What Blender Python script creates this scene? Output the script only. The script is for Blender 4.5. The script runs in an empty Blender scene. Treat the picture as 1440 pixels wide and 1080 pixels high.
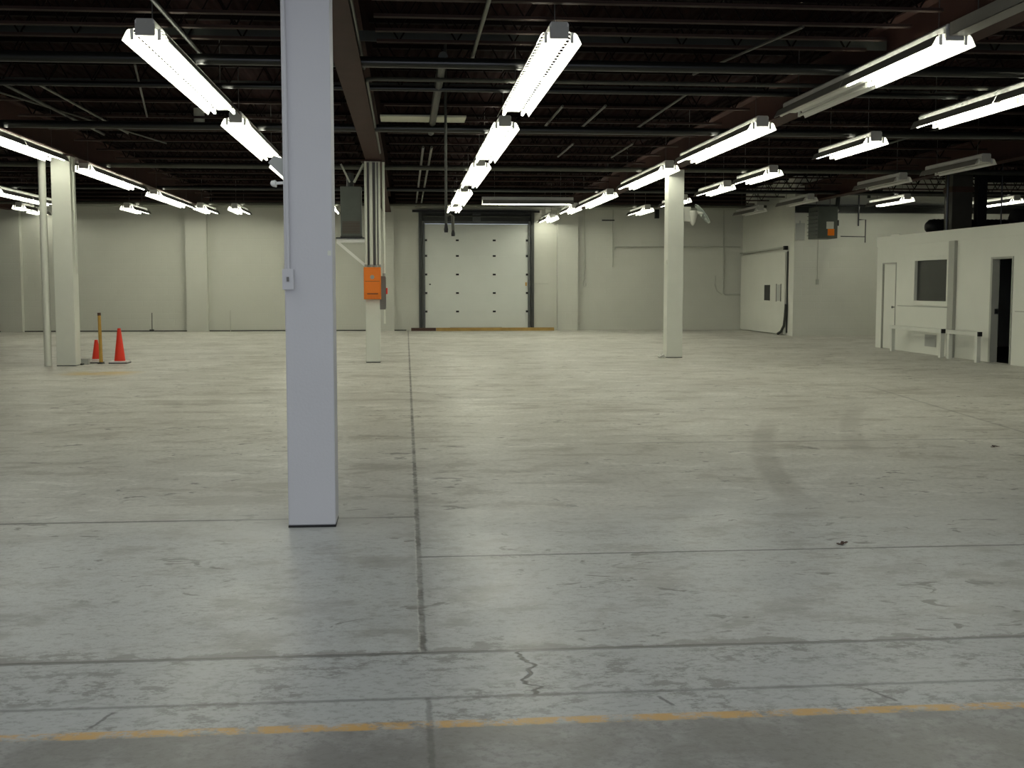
import bpy, bmesh, math, random
from mathutils import Vector, Matrix
random.seed(7)
PI = math.pi
scene = bpy.context.scene
COL = scene.collection

# ------------------------------------------------------------------ helpers
class MB:
    """collects shapes, builds ONE mesh object"""
    def __init__(s): s.bm = bmesh.new()
    def box(s, x0, x1, y0, y1, z0, z1):
        v = [s.bm.verts.new(p) for p in ((x0,y0,z0),(x1,y0,z0),(x1,y1,z0),(x0,y1,z0),(x0,y0,z1),(x1,y0,z1),(x1,y1,z1),(x0,y1,z1))]
        for f in ((0,3,2,1),(4,5,6,7),(0,1,5,4),(1,2,6,5),(2,3,7,6),(3,0,4,7)): s.bm.faces.new([v[i] for i in f])
        return s
    def bar(s, a, b, w, h=None):
        """rectangular bar from a to b"""
        h = h or w; a = Vector(a); b = Vector(b); d = (b-a).normalized()
        up = Vector((0,0,1)) if abs(d.z) < .98 else Vector((0,1,0))
        r = d.cross(up).normalized()*w/2; u = r.cross(d).normalized()*h/2
        A = [s.bm.verts.new(a+i*r+j*u) for i,j in ((-1,-1),(1,-1),(1,1),(-1,1))]
        B = [s.bm.verts.new(b+i*r+j*u) for i,j in ((-1,-1),(1,-1),(1,1),(-1,1))]
        s.bm.faces.new(A[::-1]); s.bm.faces.new(B)
        for i in range(4): s.bm.faces.new((A[i],A[(i+1)%4],B[(i+1)%4],B[i]))
        return s
    def tube(s, pts, r, n=10, r1=None):
        """round tube through points (r may taper to r1)"""
        pts = [Vector(p) for p in pts]; rings = []
        for k, p in enumerate(pts):
            d = (pts[min(k+1,len(pts)-1)]-pts[max(k-1,0)]).normalized()
            up = Vector((0,0,1)) if abs(d.z) < .9 else Vector((0,1,0))
            a = d.cross(up).normalized(); b = a.cross(d)
            rr = r if r1 is None else r+(r1-r)*k/(len(pts)-1)
            rings.append([s.bm.verts.new(p+rr*(math.cos(2*PI*i/n)*a+math.sin(2*PI*i/n)*b)) for i in range(n)])
        for A,B in zip(rings, rings[1:]):
            for i in range(n): s.bm.faces.new((A[i],A[(i+1)%n],B[(i+1)%n],B[i]))
        s.bm.faces.new(rings[0][::-1]); s.bm.faces.new(rings[-1])
        return s
    def lathe(s, prof, c, n=24, axis='z'):
        """profile [(r, h)] around an axis through c"""
        rings = []
        for r,h in prof:
            R = []
            for i in range(n):
                a = 2*PI*i/n; p = (r*math.cos(a), r*math.sin(a), h)
                if axis == 'x': p = (p[2], p[0], p[1])
                if axis == 'y': p = (p[0], p[2], p[1])
                R.append(s.bm.verts.new(Vector(c)+Vector(p)))
            rings.append(R)
        for A,B in zip(rings, rings[1:]):
            for i in range(n): s.bm.faces.new((A[i],A[(i+1)%n],B[(i+1)%n],B[i]))
        s.bm.faces.new(rings[0][::-1]); s.bm.faces.new(rings[-1])
        return s
    def prism(s, poly, y0, y1):
        """xz polygon extruded along y"""
        A = [s.bm.verts.new((x,y0,z)) for x,z in poly]; B = [s.bm.verts.new((x,y1,z)) for x,z in poly]
        n = len(poly); s.bm.faces.new(A); s.bm.faces.new(B[::-1])
        for i in range(n): s.bm.faces.new((A[i],B[i],B[(i+1)%n],A[(i+1)%n]))
        return s
    def quad(s, *p):
        s.bm.faces.new([s.bm.verts.new(q) for q in p]); return s
    def build(s, name, mat, parent=None, bevel=0, smooth=False, solid=0, loc=None):
        bmesh.ops.recalc_face_normals(s.bm, faces=s.bm.faces)
        me = bpy.data.meshes.new(name); s.bm.to_mesh(me); s.bm.free()
        me.materials.append(mat)
        if smooth:
            for p in me.polygons: p.use_smooth = True
        o = bpy.data.objects.new(name, me); COL.objects.link(o)
        if smooth: 
            m = o.modifiers.new('es','EDGE_SPLIT'); m.split_angle = math.radians(40)
        if solid:
            m = o.modifiers.new('sol','SOLIDIFY'); m.thickness = solid
        if bevel:
            m = o.modifiers.new('bev','BEVEL'); m.width = bevel; m.segments = 2; m.limit_method = 'ANGLE'
        if parent is not None: o.parent = parent
        if loc: o.location = loc
        return o

def tag(o, label, cat, group=None, kind=None):
    o['label'] = label; o['category'] = cat
    if group: o['group'] = group
    if kind: o['kind'] = kind
    return o
def thing(name, label, cat, loc=(0,0,0), rz=0, group=None, kind=None):
    o = bpy.data.objects.new(name, None); COL.objects.link(o)
    o.empty_display_size = .1; o.location = loc; o.rotation_euler = (0,0,rz)
    return tag(o, label, cat, group, kind)
def struct(o, label=None, cat=None):
    o['kind'] = 'structure'
    if label: o['label'] = label; o['category'] = cat
    return o

# ------------------------------------------------------------------ materials
def mat(name, col, rough=.6, metal=0, spec=.3, noise=0, nscale=6, bump=0, bscale=40):
    m = bpy.data.materials.new(name); m.use_nodes = True
    nt = m.node_tree; b = nt.nodes['Principled BSDF']
    b.inputs['Roughness'].default_value = rough; b.inputs['Metallic'].default_value = metal
    b.inputs['Specular IOR Level'].default_value = spec
    tc = nt.nodes.new('ShaderNodeNewGeometry')
    n = nt.nodes.new('ShaderNodeTexNoise'); n.inputs['Scale'].default_value = nscale; n.inputs['Detail'].default_value = 5
    nt.links.new(tc.outputs['Position'], n.inputs['Vector'])
    mx = nt.nodes.new('ShaderNodeMix'); mx.data_type = 'RGBA'
    k = noise
    mx.inputs[6].default_value = (*[c*(1-k) for c in col],1); mx.inputs[7].default_value = (*[min(1,c*(1+k)) for c in col],1)
    nt.links.new(n.outputs['Fac'], mx.inputs[0]); nt.links.new(mx.outputs[2], b.inputs['Base Color'])
    if bump:
        n2 = nt.nodes.new('ShaderNodeTexNoise'); n2.inputs['Scale'].default_value = bscale; n2.inputs['Detail'].default_value = 3
        nt.links.new(tc.outputs['Position'], n2.inputs['Vector'])
        bp = nt.nodes.new('ShaderNodeBump'); bp.inputs['Strength'].default_value = bump; bp.inputs['Distance'].default_value = .01
        nt.links.new(n2.outputs['Fac'], bp.inputs['Height']); nt.links.new(bp.outputs[0], b.inputs['Normal'])
    return m
def emit(name, col, s):
    m = bpy.data.materials.new(name); m.use_nodes = True
    nt = m.node_tree; nt.nodes.clear()
    e = nt.nodes.new('ShaderNodeEmission'); e.inputs[0].default_value = (*col,1); e.inputs[1].default_value = s
    o = nt.nodes.new('ShaderNodeOutputMaterial'); nt.links.new(e.outputs[0], o.inputs[0])
    return m

TUBE_STRENGTH = 14.5
M_lit   = emit('lit_tube', (1.0,1.0,.83), TUBE_STRENGTH)
M_unlit = mat('unlit_tube', (.62,.62,.58), .35)
M_enamel= mat('white_enamel', (.80,.80,.76), .4, noise=.04)
M_house = mat('fixture_housing', (.50,.50,.46), .5, noise=.08)
M_outer = mat('dull_fixture_back', (.27,.26,.23), .5, noise=.1)
M_wire  = mat('hanger_wire', (.12,.12,.11), .5, .6)
M_column= mat('column_paint', (.605,.60,.618), .55, noise=.03, nscale=3, bump=.12, bscale=60)
M_white = mat('white_paint', (.70,.71,.63), .55, noise=.05, nscale=4)
M_inside= mat('unlit_office_dark', (.03,.03,.028), .8)  # near-black, the dark of the unlit office put into the colour
M_white2= mat('office_paint', (.66,.67,.60), .6, noise=.04, nscale=2)
M_wpipe = mat('white_painted_pipe', (.70,.71,.62), .5, noise=.05)
M_wallpipe = mat('wall_paint_shaded', (.42,.43,.37), .6, noise=.08)  # wall paint darkened, the pipes' shading put into the colour
M_joist = mat('dark_joist_paint', (.009,.006,.005), .7, spec=.04, noise=.4, nscale=5)
M_chord = mat('chord_bounce_lit', (.050,.032,.025), .6, spec=.1, noise=.5, nscale=2)  # joist paint lightened, floor bounce from below put into the colour
M_beam  = mat('red_oxide_beam', (.055,.028,.023), .6, spec=.1, noise=.25, nscale=3)
M_dpipe = mat('dark_pipe', (.011,.012,.010), .30, .0, .5, noise=.3)
M_gpipe = mat('galvanised_conduit', (.085,.085,.068), .4, .2, noise=.2)
M_tray  = mat('dull_galvanised_strip', (.045,.048,.04), .5, .1, noise=.35, nscale=2)
M_dark  = mat('dark_steel', (.045,.047,.042), .5, .2, noise=.2)
M_track = mat('track_steel', (.10,.105,.10), .45, .4, noise=.25, nscale=8)
M_black = mat('black_plastic', (.010,.010,.010), .5)
M_door  = mat('door_panel_paint', (.60,.625,.58), .5, noise=.04, nscale=2)
M_orange= mat('orange_enamel', (.80,.20,.010), .4, noise=.06, nscale=5)
M_grey  = mat('grey_enamel', (.17,.165,.155), .5, noise=.1)
M_cone  = mat('cone_red', (.78,.045,.020), .45, noise=.08, nscale=8)
M_conew = mat('cone_white_band', (.75,.72,.68), .5, noise=.1)
M_wood  = mat('yellow_wood', (.46,.27,.055), .6, noise=.2, nscale=9)
M_plank = mat('worn_yellow_plank', (.36,.235,.075), .7, noise=.45, nscale=4)
M_rust  = mat('dark_rust', (.075,.042,.03), .7, noise=.3)
M_heater= mat('heater_grey_green', (.085,.095,.080), .5, noise=.15)
M_chrome= mat('flexible_foil', (.6,.6,.55), .25, .9)
M_rail  = mat('rail_paint', (.60,.61,.55), .5, noise=.05)
M_stripe= mat('grey_strip_paint', (.36,.365,.32), .6, noise=.06)
M_vent  = mat('return_grille', (.40,.41,.38), .5)
M_rag   = mat('white_rag', (.72,.72,.66), .9, noise=.1)
M_panel = mat('pale_panel', (.55,.56,.46), .7, noise=.12, nscale=3)
M_riser = mat('brown_duct', (.070,.064,.050), .5, noise=.2)
M_greybox=mat('galvanised_box', (.36,.37,.34), .5, noise=.1)
M_fan   = mat('fan_white', (.60,.60,.53), .5)
M_fang  = mat('fan_guard', (.36,.40,.36), .45)

def wall_mat(name, col):
    """painted concrete block"""
    m = mat(name, col, .62, noise=.06, nscale=1.2)
    nt = m.node_tree; b = nt.nodes['Principled BSDF']
    tc = nt.nodes.new('ShaderNodeNewGeometry')
    sp = nt.nodes.new('ShaderNodeSeparateXYZ'); nt.links.new(tc.outputs['Position'], sp.inputs[0])
    ad = nt.nodes.new('ShaderNodeMath'); ad.operation = 'ADD'
    nt.links.new(sp.outputs[0], ad.inputs[0]); nt.links.new(sp.outputs[1], ad.inputs[1])
    cb = nt.nodes.new('ShaderNodeCombineXYZ'); nt.links.new(ad.outputs[0], cb.inputs[0]); nt.links.new(sp.outputs[2], cb.inputs[1])
    br = nt.nodes.new('ShaderNodeTexBrick'); br.inputs['Scale'].default_value = 1
    br.inputs['Brick Width'].default_value = .405; br.inputs['Row Height'].default_value = .203
    br.inputs['Mortar Size'].default_value = .009; br.inputs['Mortar Smooth'].default_value = .4
    br.inputs['Color1'].default_value = (1,1,1,1); br.inputs['Color2'].default_value = (.92,.92,.92,1); br.inputs['Mortar'].default_value = (.25,.25,.25,1)
    nt.links.new(cb.outputs[0], br.inputs['Vector'])
    bp = nt.nodes.new('ShaderNodeBump'); bp.inputs['Strength'].default_value = .35; bp.inputs['Distance'].default_value = .008
    nt.links.new(br.outputs['Color'], bp.inputs['Height']); nt.links.new(bp.outputs[0], b.inputs['Normal'])
    return m
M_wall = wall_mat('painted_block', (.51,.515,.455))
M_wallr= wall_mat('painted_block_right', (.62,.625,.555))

# ---- floor: worn concrete slabs with joints, a crack and a worn yellow line
class NX:
    """tiny expression builder for shader math"""
    def __init__(s, nt): s.nt = nt
    def m(s, op, a, b=None, c=None, clamp=False):
        n = s.nt.nodes.new('ShaderNodeMath'); n.operation = op; n.use_clamp = clamp
        for i, q in enumerate((a,b,c)):
            if q is None: continue
            if isinstance(q,(int,float)): n.inputs[i].default_value = q
            else: s.nt.links.new(q, n.inputs[i])
        return n.outputs[0]
    def add(s,a,b): return s.m('ADD',a,b)
    def sub(s,a,b): return s.m('SUBTRACT',a,b)
    def mul(s,a,b): return s.m('MULTIPLY',a,b)
    def step(s, x, a, b):
        n = s.nt.nodes.new('ShaderNodeMapRange'); n.interpolation_type = 'SMOOTHSTEP'
        s.nt.links.new(x, n.inputs['Value'])
        n.inputs['From Min'].default_value = a; n.inputs['From Max'].default_value = b
        return n.outputs['Result']
    def line(s, x, c, w, soft):                       # 1 on |x-c|<w
        d = s.m('ABSOLUTE', s.sub(x,c)); return s.sub(1.0, s.step(d, w, w+soft))
    def noise(s, vec, scale, detail=4, rough=.55, dist=0):
        n = s.nt.nodes.new('ShaderNodeTexNoise'); s.nt.links.new(vec, n.inputs['Vector'])
        n.inputs['Scale'].default_value = scale; n.inputs['Detail'].default_value = detail
        n.inputs['Roughness'].default_value = rough; n.inputs['Distortion'].default_value = dist
        return n.outputs['Fac']
    def vec(s, x, y, z=0.0):
        n = s.nt.nodes.new('ShaderNodeCombineXYZ')
        for i,q in enumerate((x,y,z)):
            if isinstance(q,(int,float)): n.inputs[i].default_value = q
            else: s.nt.links.new(q, n.inputs[i])
        return n.outputs[0]
    def mix(s, f, a, b):
        n = s.nt.nodes.new('ShaderNodeMix'); n.data_type = 'RGBA'
        if isinstance(f,(int,float)): n.inputs[0].default_value = f
        else: s.nt.links.new(f, n.inputs[0])
        for i,q in ((6,a),(7,b)):
            if isinstance(q,tuple): n.inputs[i].default_value = (*q,1)
            else: s.nt.links.new(q, n.inputs[i])
        return n.outputs[2]

def floor_material():
    m = bpy.data.materials.new('worn_concrete'); m.use_nodes = True
    nt = m.node_tree; b = nt.nodes['Principled BSDF']; X = NX(nt)
    g = nt.nodes.new('ShaderNodeNewGeometry'); sp = nt.nodes.new('ShaderNodeSeparateXYZ')
    nt.links.new(g.outputs['Position'], sp.inputs[0]); x, y = sp.outputs[0], sp.outputs[1]; P = g.outputs['Position']
    big = X.noise(P, .35, 4); mid = X.noise(P, 1.6, 6, .6); fine = X.noise(P, 22, 4, .65); grit = X.noise(P, 90, 2)
    streak = X.add(X.mul(X.noise(X.vec(X.mul(x,.75), X.mul(y,1.3)), 2.3, 8, .72, .4),.6), X.mul(X.noise(X.vec(X.mul(x,.6), y), .8, 6, .65),.4))
    c = X.mix(X.step(big,.35,.65), (.49,.475,.425), (.575,.56,.505))
    c = X.mix(X.mul(X.step(streak,.51,.58),.75), c, (.335,.312,.262))                   # worn brownish stains
    c = X.mix(X.mul(X.step(streak,.475,.40),.8), c, (.68,.665,.61))                     # pale scuffs
    c = X.mix(X.mul(X.step(mid,.56,.74),.35), c, (.29,.275,.235))
    c = X.mix(X.mul(X.step(fine,.42,.70),.40), c, (.25,.24,.21))
    c = X.mix(X.mul(X.step(grit,.5,.8),.20), c, (.2,.19,.17))
    # smoother painted grey near the loading side, daylight's cool tint in its colour
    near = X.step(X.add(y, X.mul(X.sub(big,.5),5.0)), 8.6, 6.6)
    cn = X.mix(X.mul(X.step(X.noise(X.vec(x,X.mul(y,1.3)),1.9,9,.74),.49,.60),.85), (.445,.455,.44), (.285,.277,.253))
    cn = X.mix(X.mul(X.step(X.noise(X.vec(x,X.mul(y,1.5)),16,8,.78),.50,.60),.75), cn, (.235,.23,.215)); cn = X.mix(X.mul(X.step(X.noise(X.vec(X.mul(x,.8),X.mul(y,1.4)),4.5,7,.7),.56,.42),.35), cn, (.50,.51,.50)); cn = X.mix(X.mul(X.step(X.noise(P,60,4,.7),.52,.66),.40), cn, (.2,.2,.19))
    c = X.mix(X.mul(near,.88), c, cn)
    # dark spots
    spots = X.mul(X.step(X.noise(X.vec(x,X.mul(y,1.6)),4.5,4,.6,1.0),.60,.66), X.step(X.noise(P,.9,2),.44,.54))
    c = X.mix(X.mul(spots,.85), c, (.16,.15,.13))
    # strip between the slab edge and the yellow line
    strip = X.step(y, 4.72, 4.70)
    cs = X.mix(X.mul(X.mul(X.step(X.noise(X.vec(x,X.mul(y,1.4)),9,8,.78),.49,.57),X.step(X.noise(P,2.0,2),.38,.54)),.92), (.42,.43,.42), (.21,.205,.19))
    cs = X.mix(X.mul(X.step(X.noise(X.vec(x,X.mul(y,1.5)),22,8,.78),.50,.60),.65), cs, (.24,.235,.22))
    c = X.mix(strip, c, cs)
    rough_y = X.add(y, X.mul(X.sub(X.noise(P,9,4,.7),.5),.10))
    low = X.step(rough_y, 3.93, 3.88)
    cl = X.mix(X.step(X.noise(P,3.2,6,.65),.42,.66), (.205,.197,.183), (.31,.305,.29))
    cl = X.mix(X.mul(X.step(X.noise(P,24,8,.75),.47,.62),.6), cl, (.15,.142,.132))
    c = X.mix(low, c, cl)
    # rough dark band on the far side of the slab edge
    bd = X.sub(y, 4.71)
    reach = X.add(.9, X.mul(X.step(X.noise(X.vec(x,3.0),.9,2),.62,.40),2.2))
    q = X.sub(X.noise(X.vec(x,X.mul(y,1.25)),5.5,9,.74), X.mul(bd,reach))
    band = X.mul(X.step(q,.375,.425), X.mul(X.m('GREATER_THAN', y, 4.715), X.step(y,5.6,5.4)))
    c = X.mix(X.mul(band,.75), c, (.225,.213,.193))
    wob = X.mul(X.sub(X.noise(P,14,4,.7),.5),.035)
    xw = X.add(x, wob); yw = X.add(y, X.mul(wob,.7))
    # joints
    dk = (.055,.052,.045)
    jx = X.mul(X.mul(X.line(xw,.058,.007,.014), X.step(y,4.69,4.73)), X.add(.45,X.mul(X.step(X.noise(P,5,4,.7),.38,.6),.55)))
    jx2 = X.mul(X.mul(X.line(xw,.07,.005,.012), X.step(y,4.20,4.18)),.55)
    jxd = X.mul(X.mul(X.line(x,.058,.02,.08), X.step(y,4.7,4.75)), X.mul(X.step(y,12,6),.3))
    j1 = X.mul(X.line(yw,7.57,.010,.018), X.step(x,.07,.05))
    j2 = X.mul(X.line(yw,6.43,.006,.014), X.step(x,.05,.07))
    j3 = X.line(yw,4.712,.010,.012); j4 = X.mul(X.line(yw,4.185,.004,.018),.6)
    j5 = X.mul(X.mul(X.line(yw,11.0,.008,.03), X.step(x,1.6,2.4)),.55)
    j6 = X.mul(X.mul(X.line(X.add(xw,X.mul(y,-.105)),5.11,.008,.03), X.step(y,18,16)),.4)
    j7 = X.mul(X.line(yw,15.2,.010,.03),.25)
    c = X.mix(X.mul(jxd,.8), c, (.19,.18,.155))
    j3c = X.mul(j3,.75)
    for j in (jx,jx2,j1,j2,j3c,j4,j5,j6,j7): c = X.mix(X.mul(j,.85), c, dk)
    # zigzag crack across the strip and short ones beside it
    zz = X.add(.47, X.mul(X.sub(X.noise(X.vec(0.0,y),7.0,2),.5),.28))
    ck = X.mul(X.line(X.sub(xw,zz),0,.004,.010), X.mul(X.step(y,4.17,4.2),X.step(y,4.72,4.70)))
    c = X.mix(ck, c, (.07,.065,.06))
    for cx, s, y0, y1 in ((.92,-.35,4.02,4.14),(-1.05,.30,3.98,4.15),(1.72,-.4,3.99,4.15)):
        q = X.mul(X.line(X.sub(xw, X.mul(X.sub(y,4.1),s)),cx,.003,.008), X.mul(X.step(y,y0,y0+.02),X.step(y,y1,y1-.02)))
        c = X.mix(X.mul(q,.8), c, (.09,.085,.08))
    # worn yellow line
    yl = X.mul(X.line(X.add(y,X.mul(wob,.6)),3.925,.026,.014), X.step(X.noise(P,7,8,.8),.41,.57))
    c = X.mix(X.mul(yl,.92), c, (.58,.335,.09))
    # yellow smear by the cones, tyre arcs
    ys = X.mul(X.mul(X.line(x,-5.25,.25,.55), X.line(y,20.7,.2,.45)), X.step(mid,.30,.5))
    c = X.mix(X.mul(ys,.9), c, (.52,.37,.12))
    yy = X.mul(X.sub(y,8.3), X.sub(y,8.3))
    for cx, lo, hi, k in ((2.78,7.6,13.2,.5),(4.25,9.8,14.5,.4)):
        q = X.sub(X.sub(x, X.mul(X.sub(y,8.3),.16)), X.mul(yy,.029))
        if cx > 4: q = X.add(q, .55)
        t = X.mul(X.line(q,cx,.06,.10), X.mul(X.step(y,lo,lo+.8),X.step(y,hi,hi-1.2)))
        c = X.mix(X.mul(X.mul(t,X.step(mid,.2,.5)),k), c, (.25,.235,.20))
    # pale paint overspray round the column foot
    rg = X.mul(X.line(x,-.6,.25,.45), X.line(y,7.35,.15,.5)); c = X.mix(X.mul(rg,.55), c, (.50,.50,.47))
    nt.links.new(c, b.inputs['Base Color'])
    r = X.sub(X.add(.30, X.mul(mid,.34)), X.mul(near,.10)); nt.links.new(r, b.inputs['Roughness'])
    b.inputs['Specular IOR Level'].default_value = .35
    hgt = X.sub(X.add(X.mul(fine,.35), X.mul(mid,.4)), X.mul(X.m('MAXIMUM', X.m('MAXIMUM',jx,j1), X.m('MAXIMUM',j3,ck)),.5))
    bp = nt.nodes.new('ShaderNodeBump'); bp.inputs['Strength'].default_value = .22; bp.inputs['Distance'].default_value = .012
    nt.links.new(hgt, bp.inputs['Height']); nt.links.new(bp.outputs[0], b.inputs['Normal'])
    return m
M_floor = floor_material()

def deck_material():
    m = mat('dark_red_deck', (.0095,.0032,.0028), .85, spec=.03, noise=.5, nscale=1.3)
    nt = m.node_tree; b = nt.nodes['Principled BSDF']
    g = nt.nodes.new('ShaderNodeNewGeometry'); w = nt.nodes.new('ShaderNodeTexWave')
    w.wave_type = 'BANDS'; w.bands_direction = 'X'; w.inputs['Scale'].default_value = 2.1
    nt.links.new(g.outputs['Position'], w.inputs['Vector'])
    bp = nt.nodes.new('ShaderNodeBump'); bp.inputs['Strength'].default_value = .8; bp.inputs['Distance'].default_value = .04
    nt.links.new(w.outputs['Fac'], bp.inputs['Height']); nt.links.new(bp.outputs[0], b.inputs['Normal'])
    return m
M_deck = deck_material()

# ------------------------------------------------------------------ the setting
YB, XS, YR, DECK = 39.6, 11.5, 34.2, 4.74          # back wall, side wall, right-hand rear wall, roof deck
XL, XR, YF = -20.0, 20.0, -6.0
struct(MB().box(XL,XR,YF,YB+.2,-.25,0).build('floor', M_floor), 'worn grey concrete floor with joints and a faded yellow line', 'floor')
struct(MB().box(XL-.2,XR+.2,YF-.2,YB+.2,DECK,DECK+.2).build('ceiling', M_deck), 'dark red metal roof deck above the joists', 'ceiling')
DX0, DX1, DZ = .62, 4.12, 3.62
w = MB(); w.box(XL,DX0,YB,YB+.2,0,DECK); w.box(DX1,XS+.2,YB,YB+.2,0,DECK); w.box(DX0,DX1,YB,YB+.2,DZ,DECK)
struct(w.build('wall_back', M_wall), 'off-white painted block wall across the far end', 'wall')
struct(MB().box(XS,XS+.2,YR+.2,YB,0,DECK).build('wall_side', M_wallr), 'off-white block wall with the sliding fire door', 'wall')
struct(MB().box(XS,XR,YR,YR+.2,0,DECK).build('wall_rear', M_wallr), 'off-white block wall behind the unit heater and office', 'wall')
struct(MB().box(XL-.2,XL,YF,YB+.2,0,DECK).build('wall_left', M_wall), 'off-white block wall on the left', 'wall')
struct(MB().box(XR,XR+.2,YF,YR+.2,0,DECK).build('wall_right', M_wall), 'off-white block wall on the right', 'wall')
w = MB(); w.box(XL,-5,YF-.2,YF,0,DECK); w.box(5,XR,YF-.2,YF,0,DECK); w.box(-5,5,YF-.2,YF,4.2,DECK)
struct(w.build('wall_front', M_wall), 'block wall with the open loading bay behind the viewer', 'wall')

# pilasters on the back wall (part of the wall)
for i, xa in enumerate((-13.1,-7.18,-1.09,5.09)):
    struct(MB().box(xa,xa+.69,YB-.22,YB,0,4.3).build(f'wall_back_pilaster', M_wall),
        ('pilaster at the far left edge of the back wall','pilaster between the cones and the thick front column','pilaster left of the overhead door, behind the orange box','pilaster right of the overhead door')[i], 'pilaster')
struct(MB().box(XL,XS,YB-.10,YB,4.07,4.19).build('trim_1', M_wallpipe), 'thin ledge along the top of the back wall', 'trim')
# dark steel member along the rear wall above the office
struct(MB().box(XS,XR,YR-.14,YR,3.84,3.90).box(XS,XR,YR-.03,YR,3.66,3.90).box(XS,XR,YR-.14,YR,3.66,3.70).build('trim_2', M_dark), 'dark steel channel across the right rear wall', 'trim')
# dark stain line / base gap
struct(MB().box(XL,-.0,YB-.012,YB,0,.035).build('baseboard_back', M_dark), 'dark gap along the foot of the back wall', 'baseboard')

# ---- beams on the column lines (I sections)
def beam(x, y0, y1, label):
    z0, z1 = 3.93, 4.46
    b = MB(); b.box(x-.145,x+.145,y0,y1,z0,z0+.02); b.box(x-.145,x+.145,y0,y1,z1-.02,z1); b.box(x-.008,x+.008,y0,y1,z0+.02,z1-.02)
    return struct(b.build('roof_beam', M_beam), label, 'beam')
beam(-.62,-5,YB-.25,'red steel roof beam over the thick front column')
beam(5.54,-5,YB-.25,'red steel roof beam over the right-hand column')
beam(-6.36,-5,YB-.25,'red steel roof beam over the left-hand column')
beam(-12.6,-5,YB-.25,'red steel roof beam beyond the left-hand column')
beam(11.72,-5,YR-.2,'red steel roof beam above the office front')

struct(MB().box(XL,XS,YB-.30,YB-.14,4.20,4.66).build('roof_beam',M_joist),'dark beam shape added to darken the top of the back wall','beam')  # beam added so the wall above the ledge stays dark

# ---- bar joists, one object per joist and bay
bays = [(-19.8,-12.8),(-12.4,-6.56),(-6.16,-.82),(-.42,5.34),(5.74,11.52),(11.92,19.8)]
ys = [11.25,11.96,12.62,13.17,14.61,16.13,17.71,19.31]; yy = 20.9
ys = [8.0,9.6] + ys
while yy < 39.2: ys.append(yy); yy += 1.55
protoj = {}
def joist_meshes(L):
    n = max(4,int(round(L/.62)))
    top = MB(); top.box(0,L,-.04,-.005,4.67,4.72); top.box(0,L,.005,.04,4.67,4.72)
    bot = MB(); bot.box(.12,L-.12,-.038,-.004,4.155,4.161); bot.box(.12,L-.12,-.010,-.004,4.155,4.19)
    bot.box(.12,L-.12,.004,.038,4.155,4.161); bot.box(.12,L-.12,.004,.010,4.155,4.19)
    web = MB(); p = None
    for k in range(2*n+1):
        q = (.05+(L-.1)*k/(2*n), 0, 4.69 if k%2==0 else 4.17)
        if p: web.bar(p,q,.016)
        p = q
    return top, bot, web
for bi,(xa,xb) in enumerate(bays):
    for y in ys:
        if bi == 5 and y > YR-.3: continue
        r = thing('roof_joist','dark steel bar joist with zigzag web under the roof deck','joist',(xa,y,0),group='bar joists under the roof deck')
        if bi not in protoj:
            t,b,wb = joist_meshes(xb-xa)
            protoj[bi] = [t.build('top_chord',M_joist,r), b.build('bottom_chord',M_chord,r), wb.build('web',M_joist,r)]
        else:
            for s in protoj[bi]:
                c = s.copy(); c.parent = r; COL.objects.link(c)

# ------------------------------------------------------------------ fluorescent fixtures
def reflector_mb(L, slots=True):
    """white inner sheet (material 0) and dull outer sheet (material 1), slots in the shoulders"""
    m = MB(); L0, L1 = .008, L-.008; e = .0018
    for off in (0,1):
        d = e*off; f0 = len(m.bm.faces)
        for s in (-1,1):
            P = [(s*(.21+d),0),(s*(.215+d),.004),(s*(.172+d),.088+d),(s*(.155+d*.5),.106+d)]
            for (xa,za),(xb,zb) in zip(P,P[1:]): m.quad((xa,L0,za),(xa,L1,za),(xb,L1,zb),(xb,L0,zb))
            xo,zo = s*(.155+d*.5),.106+d; xi,zi = s*.091,.116+d
            n = int(L/.15); st = (L1-L0)/n
            xm1,zm1 = xo+(xi-xo)*.10, zo+(zi-zo)*.10; xm2,zm2 = xo+(xi-xo)*.92, zo+(zi-zo)*.92
            m.quad((xo,L0,zo),(xo,L1,zo),(xm1,L1,zm1),(xm1,L0,zm1)); m.quad((xm2,L0,zm2),(xm2,L1,zm2),(xi,L1,zi),(xi,L0,zi))
            for k in range(n):
                y0 = L0+k*st; y1 = y0+(.045 if slots else st)
                m.quad((xm1,y0,zm1),(xm1,y1,zm1),(xm2,y1,zm2),(xm2,y0,zm2))
        m.bm.faces.ensure_lookup_table()
        for q in list(m.bm.faces)[f0:]: q.material_index = off
    return m
def housing_mb(L):
    m = MB(); m.prism([(-.09,.072),(.09,.072),(.09,.185),(.075,.205),(-.075,.205),(-.09,.185)], 0.0, L)
    return m
def tube_mb(L, s):
    return MB().tube([(s*.125,.05,.034),(s*.125,L-.05,.034)], .019, 7)
def holder_mb(s, y):
    a, b = sorted((s*.110, s*.140))
    return MB().box(a,b,y,y+.022,.016,.11)
cache = {}
def part(key, make, name, material, parent, y=0, **kw):
    if key not in cache:
        o = make().build(name, material, parent, **kw); cache[key] = o
    else:
        o = cache[key].copy(); o.parent = parent; COL.objects.link(o)
    o.location = (0,y,0)
    return o
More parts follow.
